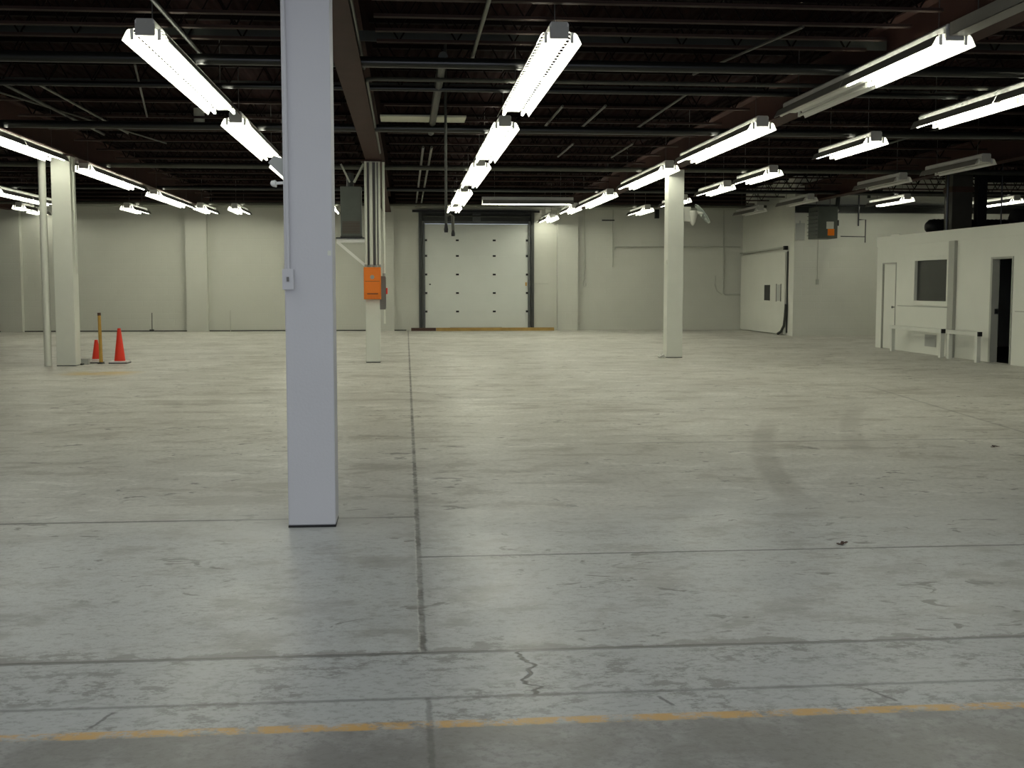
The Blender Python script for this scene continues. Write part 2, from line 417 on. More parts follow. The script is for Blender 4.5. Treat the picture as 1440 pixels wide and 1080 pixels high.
def fixture(x, y, label, sections=2, L=2.42, lit=None, z=3.77, rz=0, group=None, uplit=True):
    lit = [True]*sections if lit is None else lit
    r = thing('ceiling_light', label, 'ceiling light', (x,y,z), rz, group)
    T = sections*L
    hs = part(('h',sections,L), lambda: housing_mb(T), 'housing', M_enamel, r)
    part(('e',), lambda: MB().box(-.090,.090,-.006,.0,.050,.16).box(-.075,.075,-.006,0,.16,.205).lathe([(.001,0),(.014,0),(.014,.004),(.001,.004)],(0,-.0095,.176),12,'y'), 'end_plate', M_house, r)
    for k in range(sections):
        part(('r',L,uplit), lambda: reflector_mb(L,uplit), 'reflector', M_enamel, r, k*L)
        ro = cache[('r',L,uplit)].data
        if len(ro.materials) < 2: ro.materials.append(M_outer)
        for s in (-1,1):
            part(('t',L,s,lit[k]), lambda: tube_mb(L,s), 'lamp_tube', M_lit if lit[k] else M_unlit, r, k*L, smooth=True)
        for s in (-1,1):
            for y in (.022,L-.045): part(('lh',L,s,y), lambda: holder_mb(s,y), 'lamp_holder', M_enamel, hs, k*L)
    hz = DECK-z
    for q in (.35, T-.35):
        part(('g',round(hz,2)), lambda: MB().tube([(0,0,.204),(0,0,hz)],.006,6), 'hanger', M_wire, r, q)
    return r

# row just left of the thick front column (A)
ga = 'fluorescent row passing behind the thick front column'
A = -2.4
fixture(A,11.4,'large lit fluorescent fixture at upper left, nearest in the row left of the thick column',group=ga)
fixture(A,17.25,'second lit fluorescent fixture of its row, cut by the thick front column edge',group=ga)
fixture(A,23.2,'third lit fluorescent fixture of its row, hidden behind the thick front column',group=ga)
fixture(A,29.3,'fourth lit fluorescent fixture of its row, hidden behind the thick front column',group=ga)
fixture(-2.26,35.7,'small far lit fluorescent fixture just right of the thick front column',1,group=ga)
# row leading to the overhead door (B)
gb = 'fluorescent row leading to the overhead door'
B = 1.455
for y, n, lb in ((11.2,2,'nearest and largest lit fluorescent fixture of the row pointing at the overhead door'),
                 (17.3,2,'second lit fluorescent fixture of the row pointing at the overhead door'),
                 (23.0,2,'third lit fluorescent fixture of the row pointing at the overhead door'),
                 (29.3,2,'fourth lit fluorescent fixture of the row pointing at the overhead door'),
                 (34.9,1,'farthest smallest lit fluorescent fixture of the row pointing at the overhead door')):
    fixture(B,y,lb,n,group=gb)
# row passing the right-hand column (C)
gc = 'fluorescent row passing the right-hand column'
C = 5.205
t = thing('bare_channel','bare dim metal channel running on from the half dark fixture to the top right corner','channel',(5.205,5.6,3.85))
MB().box(-.085,-.08,0,5.28,0,.12).box(.08,.085,0,5.28,0,.12).box(-.085,.085,0,5.28,.0,.006).build('channel_strip',M_outer,t)
for q in (.5,3.0,4.9): MB().tube([(0,q,.006),(0,q,DECK-3.85)],.007,6).build('hanger',M_wire,t)
fixture(C,10.95,'large fluorescent fixture at upper right with its near half lit and its far half dark',lit=[True,False],group=gc)
fixture(C,17.0,'lit fluorescent fixture directly beyond the half dark one, above the right-hand column',group=gc)
fixture(C,23.1,'lit fluorescent fixture crossing the top of the right-hand column',group=gc)
fixture(C,29.9,'lit fluorescent fixture between the right-hand column and the crosswise lamp',group=gc)
fixture(5.05,35.1,'short lit fluorescent fixture touching the right end of the crosswise lamp',1,group=gc)
fixture(4.62,37.05,'lowest hung small lit fluorescent fixture at the top right of the overhead door',1,z=3.6,group=gc)
# row over the left-hand column (D)
gd = 'fluorescent row over the left-hand column'
D = -6.35
for y, n, lb in ((17.62,2,'lit fluorescent fixture cut by the left photo edge, ending above the left-hand column'),
                 (24.2,2,'lit fluorescent fixture starting just right of the left-hand column top'),
                 (30.7,2,'third lit fluorescent fixture in the row right of the left-hand column'),
                 (36.0,1,'short farthest lit fluorescent fixture in the row right of the left-hand column')):
    fixture(D if n == 2 else -6.1,y,lb,n,group=gd)
# far left
gg = 'far lights left of the left-hand column'
fixture(-10.05,30.1,'long lit fluorescent fixture at the left photo edge, passing behind the thin white post',group=gg)
fixture(-11.4,36.2,'tiny far lit lamp at the left edge below the long fixture behind the thin post',1,L=1.2,group=gg)
fixture(-11.6,38.2,'tiny lit lamp next to the thin white post, lowest of the far left lights',1,L=1.2,group=gg)
gs = 'short lights before the left back wall'
fixture(-8.28,36.2,'short lit fluorescent fixture alone before the back wall, above and right of the cones',1,group=gs)
fixture(-5.12,36.2,'short lit fluorescent fixture alone before the back wall, just left of the thick column',1,group=gs)
# crosswise lamp in front of the overhead door
fixture(2.13,33.0,'crosswise lit fluorescent fixture hanging parallel to the overhead door top',1,L=2.56,rz=-PI/2,uplit=False)
# right of the right-hand column (F)
gf = 'single lights right of the right-hand column'
F = 7.54
fixture(F,11.9,'bright lit fluorescent fixture cut by the right photo edge, above the office',group=gf)
for y, lb in ((18.5,'short lit fluorescent fixture second from the right edge in the row over the open floor'),
              (23.8,'short lit fluorescent fixture above the sliding fire door, third in its row'),
              (27.3,'short lit fluorescent fixture right of the right-hand column, fourth in its row'),
              (31.6,'lit fluorescent fixture peeping out at the right side of the right-hand column above the fan'),
              (35.6,'small lit fluorescent fixture before the back wall just left of the right-hand column')):
    fixture(F if y < 35 else 7.36,y,lb,1,group=gf)
# unlit row above the office (E)
ge = 'unlit lights along the office front'
E_ = 10.86
for y, lb in ((21.4,'unlit pale fluorescent fixture nearest, above the dark risers on the office roof'),
              (25.1,'unlit pale fluorescent fixture between the unit heater and the dark risers'),
              (31.0,'unlit pale fluorescent fixture at the upper left of the unit heater'),
              (35.5,'unlit fluorescent fixture farthest, in the corner above the sliding fire door')):
    fixture(E_,y,lb,1,lit=[False],group=ge)
gn = 'lit lights over the gap behind the office'
fixture(13.46,30.8,'lit fluorescent fixture over the rear wall between unit heater and office',1,group=gn)
fixture(16.65,31.0,'lit fluorescent fixture seen through the dark risers at the right edge',1,group=gn)

# ------------------------------------------------------------------ columns
def sq_column(x0, x1, y0, y1, label, base=True, m=M_column):
    t = thing('support_column', label, 'column', ((x0+x1)/2,(y0+y1)/2,0), kind='thing')
    cx, cy = (x0+x1)/2, (y0+y1)/2; a, d = (x1-x0)/2, (y1-y0)/2
    MB().box(-a,a,-d,d,.012,3.90).build('shaft', m, t, bevel=.008)
    MB().box(-a,a,-d-.004,d+.004,0,.012).build('base_plate', M_black, t)
    MB().box(-a-.06,a+.06,-d-.02,d+.02,3.90,3.93).build('cap_plate', M_beam, t)
    return t
sq_column(-.74,-.447,7.3,7.6,'thick square white column standing nearest, with a light switch')
sq_column(-.79,-.51,23.12,23.4,'white column carrying the orange panel box and bundled conduits', m=M_white)
sq_column(5.425,5.76,24.16,24.5,'square white column standing alone right of the overhead door', m=M_white)
sq_column(-6.53,-6.18,22.62,22.97,'square white column beside the two red cones', m=M_white)
t = thing('round_post','thin white round post just left of the column by the cones','post',(-6.71,22.7,0))
MB().tube([(0,0,0),(0,0,3.9)],.068,18).build('pipe',M_white,t,smooth=True); MB().lathe([(.001,3.88),(.1,3.88),(.1,3.92),(.001,3.92)],(0,0,0),18).build('collar',M_white,t)

# light switch on the thick column
t = thing('light_switch','white light switch box on the thick front column','switch',(-.715,7.3,1.54))
MB().box(-.032,.032,-.045,0,-.06,.06).build('box',M_column,t,bevel=.004)
MB().box(-.034,.034,-.049,-.045,-.063,.063).build('cover',M_column,t,bevel=.001)
MB().box(-.007,.007,-.060,-.049,-.014,.014).build('toggle',M_grey,t)
MB().tube([(-.0,-.016,.06),(-.002,-.016,1.2),(-.012,-.016,2.36)],.011,8).build('conduit',M_column,t,smooth=True)
t = tag(MB().box(-.477,-.455,7.295,7.30,1.685,1.715).box(-.474,-.458,7.2935,7.295,1.688,1.712).build('wall_plate',M_wpipe),'small square plate at the right edge of the thick front column','plate')
# emergency lamp on the left face of the thick column
t = thing('emergency_light','small white emergency light on the left side of the thick front column','emergency light',(-.74,7.42,2.2))
MB().prism([(0,-.04),(0,.075),(-.06,.095),(-.095,.05)],-.05,.05).build('battery_box',M_vent,t,bevel=.003)
MB().bar((0,0,-.065),(-.07,0,-.07),.016).build('arm',M_enamel,t)
for q in (-.03,.03):
    MB().lathe([(.006,0),(.016,.006),(.02,.03),(.001,.03)],(-.085,q,-.072),12,'x').build('lamp_head',M_enamel,t,smooth=True)

# ------------------------------------------------------------------ conduits and boxes on the middle column
cd = [(-.765,.030,1.86,3.93,'leftmost white conduit above the orange panel box'),
      (-.665,.038,1.86,3.93,'thickest white conduit above the orange panel box'),
      (-.565,.016,1.86,3.9,'thinnest white conduit above the orange panel box'),
      (-.505,.026,1.86,3.9,'white conduit entering the right end of the orange panel box'),
      (-.425,.030,1.69,3.93,'rightmost white conduit running down to the grey breaker box')]
for x, r_, z0, z1, lb in cd:
    y = 23.08 if x < -.46 else 23.2
    y -= .03; z0 = z0+.004; z1 = min(z1,3.89)
    t = thing('conduit', lb, 'conduit', (x,y,z0), group='conduits on the column with the orange box')
    MB().tube([(0,0,0),(0,0,z1-z0)],r_*.85,12).build('pipe',M_wpipe,t,smooth=True)
    MB().tube([(0,0,.0),(0,0,.05)],r_*1.1,12).build('connector',M_greybox,t,smooth=True)
t = thing('panel_box','bright orange electrical panel box on the conduit column','electrical box',(-.65,23.11,1.24))
MB().box(-.165,.165,-.16,0,0,.62).build('enclosure',M_orange,t,bevel=.006)
pd = MB().box(-.150,.150,-.172,-.16,.03,.585).build('door',M_orange,t,bevel=.008)
MB().box(-.10,.11,-.185,-.172,.10,.115).build('hasp',M_rust,pd,bevel=.002)
MB().lathe([(.001,0),(.035,0),(.04,-.008),(.001,-.008)],(-.0,-.172,.43),16,'y').build('emblem',M_greybox,pd)
MB().box(-.14,.14,-.174,-.172,.345,.352).build('seam',M_rust,pd)
t = thing('breaker_box','tall grey breaker box on the right side of the conduit column','electrical box',(-.51,23.26,1.04))
MB().box(0,.11,-.14,.14,0,.65).build('enclosure',M_grey,t,bevel=.005)
pd = MB().box(.11,.118,-.12,.12,.02,.63).build('door',M_grey,t,bevel=.003)
MB().box(.118,.150,-.13,-.10,.30,.42).build('handle',M_cone,pd,bevel=.003)
t = tag(MB().box(-.44,-.40,23.14,23.19,.76,.92).box(-.435,-.405,23.155,23.175,.92,1.04).build('outlet_box',M_wpipe,bevel=.003),'small white outlet box hanging under the grey breaker box','outlet box')
tag(MB().box(-.785,-.515,23.112,23.119,1.90,3.88).build('recess_shade',M_grey),'dark sheet standing for the shaded column recess behind the conduits','plate')  # dark sheet added to paint the shade of the column recess
# bracket platform with dark unit
t = thing('wall_bracket','cream angle bracket shelf on the left of the conduit column','bracket',(-.795,23.26,1.88))
MB().bar((0,-.12,.50),(-.54,-.12,.50),.05,.07).bar((0,.12,.50),(-.54,.12,.50),.05,.07).build('shelf_arm',M_enamel,t)
MB().bar((0,-.12,.02),(-.53,-.12,.47),.05).bar((0,.12,.02),(-.53,.12,.47),.05).build('brace',M_enamel,t)
MB().box(-.55,0,-.20,.20,.536,.556).build('shelf',M_black,t)
t = thing('unit_heater','dark boxy heater standing on the bracket shelf beside the conduit column','heater',(-1.05,23.26,2.436))
MB().box(-.20,.20,-.18,.18,.03,.98).build('cabinet',M_heater,t,bevel=.01)
MB().box(-.21,.21,-.19,.19,0,.03).build('base',M_dark,t)
g = MB(); [g.box(-.17,.17,-.19,-.18,.08+k*.03,.092+k*.03) for k in range(8)]; g.build('grille',M_rust,t)
MB().tube([(-.02,0,.98),(-.02,0,1.25)],.07,14,).build('flue_collar',M_dark,t,smooth=True)
for a,b,lb in (((-1.24,23.2,3.85),(-1.07,23.2,3.50),'left strut of the V above the dark heater box'),((-.80,23.1,3.85),(-.99,23.2,3.50),'right strut of the V above the dark heater box')):
    tag(MB().bar(a,b,.035).build('hanger_strut',M_panel),lb,'strut',group='V struts above the dark heater')

# ------------------------------------------------------------------ overhead door
t = struct(thing('door_1','white sectional overhead door with dark steel tracks','overhead door',(2.37,YB,0)))
X0, X1 = DX0-2.37, DX1-2.37
zs = [.06,.64,1.26,1.88,2.50,3.02,3.56]
panels = []
for k in range(6):
    p = MB().box(X0+.0,X1-.0,-.03,.03,zs[k],zs[k+1])
    panels.append(p.build('door_panel',M_door,t,bevel=.005))
for k in range(1,6):
    for xx in (-.65,.59):
        MB().box(xx-.05,xx+.05,-.05,-.03,zs[k]-.03,zs[k]+.03).build('hinge',M_black,panels[k])
    for xx in (X0+.04,X1-.04):
        MB().box(xx-.05,xx+.05,-.06,-.03,zs[k]-.035,zs[k]+.035).build('roller_bracket',M_black,panels[k])
for s in (-1,1):
    xe = X0-.0 if s < 0 else X1
    tr = MB(); xa, xb = sorted((xe-s*.02, xe+s*.045)); tr.box(xa,xb,-.10,-.03,.03,3.62)
    tr.build('track',M_track,t)
    xa, xb = sorted((xe+s*.075, xe+s*.15)); MB().box(xa,xb,-.13,-.0,.0,3.98).build('jamb_angle',M_dark,t)
    xa, xb = sorted((xe+s*.15, xe+s*.19)); MB().box(xa,xb,-.06,-.0,.0,3.98).build('jamb_post',M_track,t)
MB().box(X0-.0,X1+.0,-.06,-.01,3.57,3.66).build('top_seal',M_track,t)
MB().box(X0-.40,X1+.36,-.17,-.09,3.94,4.02).build('header_bar',M_black,t)
MB().box(X0-.07,X1+.07,-.02,-.0,3.66,3.94).build('header_plate',M_dark,t)
MB().tube([(X0-.06,-.12,3.82),(X1+.06,-.12,3.82)],.04,10).build('spring_shaft',M_dark,t,smooth=True)
MB().box(-.13,.13,-.15,-.02,3.66,3.90).build('center_bracket',M_track,t)
MB().box(-1.60,-1.54,-.06,-.03,1.53,1.57).build('lock_bolt',M_black,t)
MB().box(X1-.11,X1-.06,-.06,-.03,1.50,1.62).build('pull_tag',M_wood,t)
MB().box(-.9,.85,-.07,-.03,.06,.12).build('bottom_seal',M_vent,t)
MB().bar((X1+.20,-.03,1.57),(X1+.68,-.03,1.57),.02).build('lock_rod',M_wallpipe,t)
for xa, xb, m, lb in ((.16,.98,M_rust,'short dark plank at the left foot of the overhead door'),(.985,4.95,M_plank,'long worn yellow plank along the foot of the overhead door')):
    tag(MB().box(xa,xb,YB-.42,YB-.28,0,.105).build('plank',m,bevel=.006),lb,'plank')

# ------------------------------------------------------------------ back wall pipes
def pipe(name, pts, r, m, label, cat='pipe', n=8, group=None):
    return tag(MB().tube(pts,r,n).build(name,m,smooth=True),label,cat,group)
yw = YB-.035
pipe('conduit',[(7.0,yw,4.2),(7.0,yw,2.13)],.022,M_wallpipe,'painted conduit drop on the back wall, nearest right of the pilaster','conduit')
pipe('conduit',[(7.06,yw-.05,2.72),(7.08,yw-.05,2.80),(7.14,yw-.05,2.82),(11.4,yw-.05,2.83)],.02,M_wallpipe,'long horizontal painted conduit on the back wall behind the right-hand column','conduit')
pipe('cord',[(6.03,yw,4.1),(6.04,yw,1.75),(5.98,yw,1.6),(6.0,yw,1.48),(6.08,yw,1.5),(6.09,yw,1.6)],.013,M_wallpipe,'thin hooked cord hanging on the back wall beside the right pilaster','cord')
pipe('conduit',[(10.82,yw,4.2),(10.84,yw,1.26),(10.90,yw,1.2),(11.45,yw,1.2)],.022,M_wallpipe,'painted conduit dropping in the far right corner of the back wall','conduit')
pipe('cord',[(10.56,yw,1.85),(10.55,yw,1.55),(10.62,yw,1.32),(10.80,yw,1.2)],.014,M_wallpipe,'short curved cord beside the corner conduit on the back wall','cord')
t = tag(MB().box(8.42,8.56,YB-.14,YB-.0,3.78,4.08).build('junction_box',M_black,bevel=.004),'small black box high on the back wall left of the right-hand column','box')
t = tag(MB().box(6.62,7.04,YB-.06,YB-.0,3.69,3.73).build('wall_strip',M_dark),'small dark strip high on the back wall above the conduit drop','strip')
tag(MB().tube([(-8.34,yw,.06),(-8.33,yw,.62)],.012,6).box(-8.42,-8.28,YB-.06,YB-.002,0,.07).build('wall_stub',M_dark),'short dark pipe stub at the foot of the back wall right of the cones','pipe stub')
pipe('wall_stub',[(-5.8,yw,.0),(-5.79,yw,.7)],.010,M_wallpipe,'faint short pipe stub at the foot of the back wall right of the left pilaster','pipe stub')

# ------------------------------------------------------------------ sliding fire door on the side wall
t = struct(thing('door_2','white sliding fire door with two small panes on the side wall','sliding door',(XS,37.1,0)))
MB().box(-.09,-.03,-2.35,2.35,.03,2.52).build('door_panel',M_wallr,t,bevel=.006)
MB().bar((-.12,2.3,2.60),(-.12,-2.42,2.66),.05,.05).build('rail',M_wallpipe,t)
MB().box(-.16,-.05,-2.48,-2.36,2.58,2.70).build('rail_stop',M_black,t)
MB().box(-.03,0,-2.42,-2.352,.08,2.54).build('edge_strip',M_dark,t)
p = MB().box(-.10,-.088,-.93,-.36,1.04,1.53).build('window_pane',M_dark,t); p['label'] = 'dark pane'
p = MB().box(-.10,-.088,-2.0,-1.60,1.04,1.54).build('window_pane',M_vent,t); p['label'] = 'pale pane with dark edge'
MB().box(-.104,-.088,-1.60,-1.56,1.02,1.56).box(-.104,-.088,-2.04,-2.0,1.02,1.56).build('pane_edge',M_dark,t)
pipe('hose',[(11.42,34.62,.95),(11.40,34.64,.55),(11.40,34.72,.30),(11.36,34.85,.12),(11.34,35.1,.04)],.04,M_dark,'dark hose curling down at the free edge of the sliding fire door','hose')

# ------------------------------------------------------------------ unit heater, flue and gas pipes
t = thing('unit_heater','grey-green gas heater with louvres and an orange label, hung by the rear wall','heater',(11.89,32.9,2.84))
MB().box(-.29,.29,-.40,.40,0,.90).build('cabinet',M_heater,t,bevel=.012)
g = MB()
for k in range(7): g.bar((-.315,-.36,.10+k*.11),(-.315,.36,.10+k*.11),.05,.012)
g.build('louvre',M_dark,t)
MB().box(-.04,.17,-.412,-.40,.27,.47).build('label_plate',M_fan,t); p = MB().box(-.0,.19,-.413,-.40,.08,.265).build('warning_label',M_orange,t); p['label'] = 'orange label'
MB().box(.29,.36,-.3,-.1,.36,.52).build('gas_valve',M_black,t)
MB().tube([(-.2,0,.9),(-.2,0,1.9)],.008,6).tube([(.2,0,.9),(.2,0,1.9)],.008,6).build('hanger',M_wire,t)
pts = [(12.195,32.95,3.50),(12.27,32.95,3.54),(12.31,32.95,3.68)]
pipe('flue_elbow',pts,.075,M_chrome,'shiny flexible flue elbow on the right of the grey-green heater','flue',14)
pipe('flue_pipe',[(12.315,32.95,3.70),(12.36,32.95,4.2),(12.36,32.95,DECK)],.06,M_dark,'dark flue pipe rising from the grey-green heater to the roof','flue',12)
pipe('gas_pipe',[(12.78,32.5,DECK),(12.78,32.5,3.19)],.022,M_dpipe,'vertical dark gas pipe right of the grey-green heater','pipe')
pipe('gas_pipe',[(12.805,32.5,3.37),(12.99,32.5,3.37),(12.99,32.5,2.72)],.017,M_dpipe,'dark stepped gas pipe branching down beside the vertical gas pipe','pipe')
pipe('gas_pipe',[(12.27,32.5,2.90),(12.97,32.5,2.89)],.014,M_dpipe,'thin horizontal gas pipe feeding the grey-green heater','pipe')
t = thing('thermostat','small pale thermostat box below the grey-green heater on the rear wall','thermostat',(12.22,YR,1.62))
MB().box(-.04,.04,-.05,0,-.08,.08).build('box',M_wallpipe,t,bevel=.004)
MB().tube([(0,-.02,.08),(0,-.02,1.4)],.010,6).build('conduit',M_wallpipe,t)
tag(MB().box(11.52,11.78,YR-.1,YR,2.85,3.35).box(11.6,11.64,YR-.14,YR-.1,3.3,3.42).build('relay_box',M_vent,bevel=.006),'pale box on the rear wall left of the grey-green heater','box')
pipe('wall_pipe',[(11.8,YR-.1,4.22),(19.5,YR-.1,4.16)],.03,M_dpipe,'dark pipe running high across the right rear wall')
t = thing('alarm_bell','dark round bell high on the right rear wall','bell',(14.0,YR,4.36))
MB().lathe([(.001,-.10),(.14,-.07),(.17,-.02),(.17,0),(.001,0)],(0,0,0),20,'y').build('gong',M_dark,t,smooth=True); MB().box(-.30,-.22,-.06,0,-.26,-.16).build('striker_box',M_dark,t)

# ------------------------------------------------------------------ office
OX, OY0, OY1, OH = 11.45, 16.0, 27.84, 2.66
ww = .12
o = MB()
d3 = (26.70,27.50,2.05); wn = (24.06,25.66,1.16,2.07); d4 = (21.36,22.16,2.06)
o.box(OX,OX+ww,d3[1],OY1,0,OH); o.box(OX,OX+ww,d3[0],d3[1],d3[2],OH)
o.box(OX,OX+ww,wn[1],d3[0],0,OH); o.box(OX,OX+ww,wn[0],wn[1],0,wn[2]); o.box(OX,OX+ww,wn[0],wn[1],wn[3],OH)
o.box(OX,OX+ww,d4[1],wn[0],0,OH); o.box(OX,OX+ww,d4[0],d4[1],d4[2],OH); o.box(OX,OX+ww,OY0,d4[0],0,OH)
struct(o.build('wall_office_front',M_white2),'white office partition with window and two doorways','wall')
struct(MB().box(OX+ww,18,OY1-ww,OY1,0,OH).build('wall_office_back',M_white2),'far end wall of the office','wall')
struct(MB().box(OX+ww,18,OY0,OY0+ww,0,OH).build('wall_office_near',M_white2),'near end wall of the office','wall')
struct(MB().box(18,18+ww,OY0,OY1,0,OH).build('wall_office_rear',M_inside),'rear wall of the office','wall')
struct(MB().box(OX,18+ww,OY0,OY1,OH,OH+.02).build('office_roof',M_grey),'flat office roof','roof')
struct(MB().box(OX-.015,OX,OY0,OY1+.015,2.44,OH+.02).build('trim_3',M_white2),'white fascia board along the office roof edge','trim')
t = struct(thing('door_3','closed flush white door at the far end of the office front','door',(OX,(d3[0]+d3[1])/2,0)))
lf = MB().box(.03,.07,-.37,.37,.01,2.02).build('leaf',M_white2,t,bevel=.003)
MB().box(-.012,.06,.37,.40,0,2.05).box(-.012,.06,-.40,-.37,0,2.05).box(-.012,.06,-.37,.37,2.02,2.05).build('frame',M_stripe,t)
MB().lathe([(.001,-.06),(.025,-.055),(.028,-.03),(.012,-.02),(.012,.03),(.001,.03)],(0,-.30,1.0),12,'x').build('knob',M_grey,lf)
t = struct(thing('window_1','office window with dark glass in a white frame','window',(OX,(wn[0]+wn[1])/2,0)))
hw = (wn[1]-wn[0])/2
f = MB()
for a,b,c,d in ((-hw-.07,hw+.07,wn[3]-.01,wn[3]+.07),(-hw-.07,hw+.07,wn[2]-.09,wn[2]+.01),(-hw-.07,-hw+.01,wn[2]+.01,wn[3]-.01),(hw-.01,hw+.07,wn[2]+.01,wn[3]-.01)):
    f.box(-.03,.06,a,b,c,d)
f.build('window_frame',M_white2,t,bevel=.003)
gl = bpy.data.materials.new('dark_glass'); gl.use_nodes = True
bb = gl.node_tree.nodes['Principled BSDF']; bb.inputs['Base Color'].default_value = (.10,.105,.095,1); bb.inputs['Roughness'].default_value = .15
bb.inputs['Transmission Weight'].default_value = .8; bb.inputs['IOR'].default_value = 1.45
MB().box(.04,.046,-hw+.01,hw-.01,wn[2]+.01,wn[3]-.01).build('pane',gl,t)
t = struct(thing('door_4','open dark doorway in the office front','doorway',(OX,(d4[0]+d4[1])/2,0)))
MB().box(-.02,.13,-.40,-.37,0,2.06).box(-.02,.13,.37,.44,0,2.06).box(-.02,.13,-.37,.37,2.02,2.06).build('frame',M_stripe,t)
MB().box(.05,.12,.35,.37,.95,1.05).build('strike_plate',M_black,t)
# office floor coloured dark as the unlit interior behind the doorway
struct(MB().box(OX+ww,18,OY0+ww,OY1-ww,-.002,.004).build('floor_office',M_inside),'office floor darkened like the unlit room','floor')
t = tag(MB().box(OX-.07,OX,23.66,23.92,0,2.44).build('downspout_casing',M_stripe,bevel=.004),'grey vertical boxed strip on the office front beside the window','pipe casing')
t = thing('air_grille','grey return air grille low on the office front','grille',(OX,24.8,.30))
MB().box(-.012,0,-.27,.27,-.13,.13).build('frame',M_vent,t)
g = MB(); [g.bar((-.016,-.24,-.10+k*.04),(-.016,.24,-.10+k*.04),.008,.016) for k in range(6)]; g.build('louvre',M_vent,t)
for k,(z,y0,y1) in enumerate(((1.04,24.0,26.6),(1.02,20.0,21.25))):
    struct(MB().box(OX-.006,OX,y0,y1,z-.008,z+.008).build(f'trim_{4+k}',M_stripe),('thin panel seam under the office window','thin panel seam right of the open doorway')[k],'trim')
# guard rails
def rail(y0, y1, label, mid):
    t = thing('guard_rail',label,'guard rail',(11.15,y0,0),group='low white guard rails at the office front')
    L = y1-y0
    MB().box(-.04,.04,.04,L-.0,.52,.60).build('top_rail',M_rail,t,bevel=.004)
    p = MB().box(-.042,.042,-.0,.04,.515,.605).build('end_cap',M_black,t); p['label'] = 'black open tube end'
    for q in (.09,L-.09):
        MB().box(-.04,.04,q-.05,q+.05,0,.52).build('post',M_rail,t,bevel=.003)
rail(23.55,26.22,'long low white guard rail under the office window',True)
rail(21.98,23.36,'short low white guard rail left of the open doorway',True)

# things on and above the office roof
zr = OH+.02
t = thing('duct_riser','wide dark brown duct riser standing on the office roof','duct',(12.66,26.2,zr))
MB().box(-.24,.24,-.2,.2,0,2.04).build('duct',M_riser,t,bevel=.006)
MB().box(-.26,.26,-.22,.22,.95,1.08).build('flange',M_rust,t)
t = thing('duct_riser','narrow black duct riser to the right of the wide brown one','duct',(13.14,26.1,zr))
MB().box(-.11,.11,-.1,.1,0,2.04).build('duct',M_black,t,bevel=.004); MB().box(-.13,.13,-.12,.12,0,.03).build('flange',M_black,t)
t = thing('flexible_duct','black round flexible duct lying on the office roof','duct',(12.08,26.62,zr))
prof = [(.001,0),(.10,.02),(.17,.10)]; prof += [(.19 if k%2 else .175, .16+k*.05) for k in range(76)] + [(.001,3.98)]
MB().lathe(prof,(0,0,.19),20,'x').build('hose',M_black,t,smooth=True)
t = thing('rolled_tarp','black bunched tarpaulin on the office roof at the right photo edge','tarpaulin',(14.4,25.6,zr))
m_ = MB(); bmesh.ops.create_icosphere(m_.bm, subdivisions=3, radius=1)
for v in m_.bm.verts:
    n_ = .85+.25*math.sin(5*v.co.x+2)*math.cos(4*v.co.y+v.co.z*3)
    v.co = Vector((v.co.x*.85*n_, v.co.y*.5*n_, max(0,(v.co.z+.75)*.36*n_)))
m_.build('bundle',M_black,t,smooth=True); MB().tube([(-.3,-.52,.0),(-.3,-.3,.56),(-.3,.3,.56),(-.3,.5,.0)],.012,6).build('rope',M_dark,t)
pipe('hanger_rod',[(12.30,26.0,zr+.0),(12.30,26.0,DECK)],.035,M_dpipe,'thin dark rod left of the wide brown duct riser','rod')
pipe('hanger_rod',[(13.54,25.9,zr+.0),(13.54,25.9,DECK)],.018,M_dpipe,'thinnest dark rod right of the black duct riser','rod')
pipe('cross_duct',[(13.28,26.1,4.0),(18,26.1,4.0)],.14,M_black,'dark duct running right from the top of the risers','duct',14)
t = tag(MB().box(11.62,12.0,27.0,27.5,zr,zr+.05).build('paper_stack',M_rag,bevel=.004),'pale flat stack lying on the office roof edge','stack')
tag(MB().tube([(12.42,25.9,zr+.04),(12.52,25.9,zr+.04)],.04,8).build('paper_cup',M_rag),'tiny white scrap at the foot of the wide brown riser','scrap')

# ------------------------------------------------------------------ fan on the right-hand column
t = thing('wall_fan','white fan bracketed on the right side of the single right-hand column','fan',(5.76,24.3,3.0))
MB().box(0,.16,-.1,.1,-.16,.14).build('bracket_box',M_fan,t,bevel=.01)
MB().lathe([(.02,-.26),(.05,-.20),(.10,-.02),(.09,.04),(.001,.05)],(.21,-.05,.02),16).build('motor_cone',M_fan,t,smooth=True)
g = MB(); c0 = Vector((.40,-.10,.0)); ax = Matrix.Rotation(math.radians(-38),3,'Y')
for rr in (.06,.12,.18,.24):
    P = [c0+ax@Vector((.05*(1-rr/.24), rr*math.cos(a), rr*math.sin(a))) for a in [2*PI*k/24 for k in range(25)]]; g.tube(P,.006,5)
for k in range(16):
    a = 2*PI*k/16; g.tube([c0+ax@Vector((.05,0.02*math.cos(a),.02*math.sin(a))), c0+ax@Vector((0,.24*math.cos(a),.24*math.sin(a)))],.004,5)
g.build('guard',M_fang,t)
g = MB()
for k in range(4):
    a = k*PI/2; d1 = Vector((0,math.cos(a),math.sin(a))); d2 = Vector((0,-math.sin(a),math.cos(a)))
    P = [c0+ax@(d1*.03+d2*.02+Vector((.03,0,0))), c0+ax@(d1*.21+d2*.09+Vector((.02,0,0))), c0+ax@(d1*.21-d2*.06+Vector((-.02,0,0))), c0+ax@(d1*.03-d2*.02+Vector((.0,0,0)))]
    g.quad(*P)
g.build('blade',M_fang,t,solid=.004)
MB().tube([(.16,0,.05),(.40,-.10,.0)],.03,8).build('arm',M_fan,t)
tag(MB().box(5.40,5.424,24.2,24.24,1.97,2.03).build('switch_knob',M_white),'tiny knob on the left edge of the single right-hand column','knob')

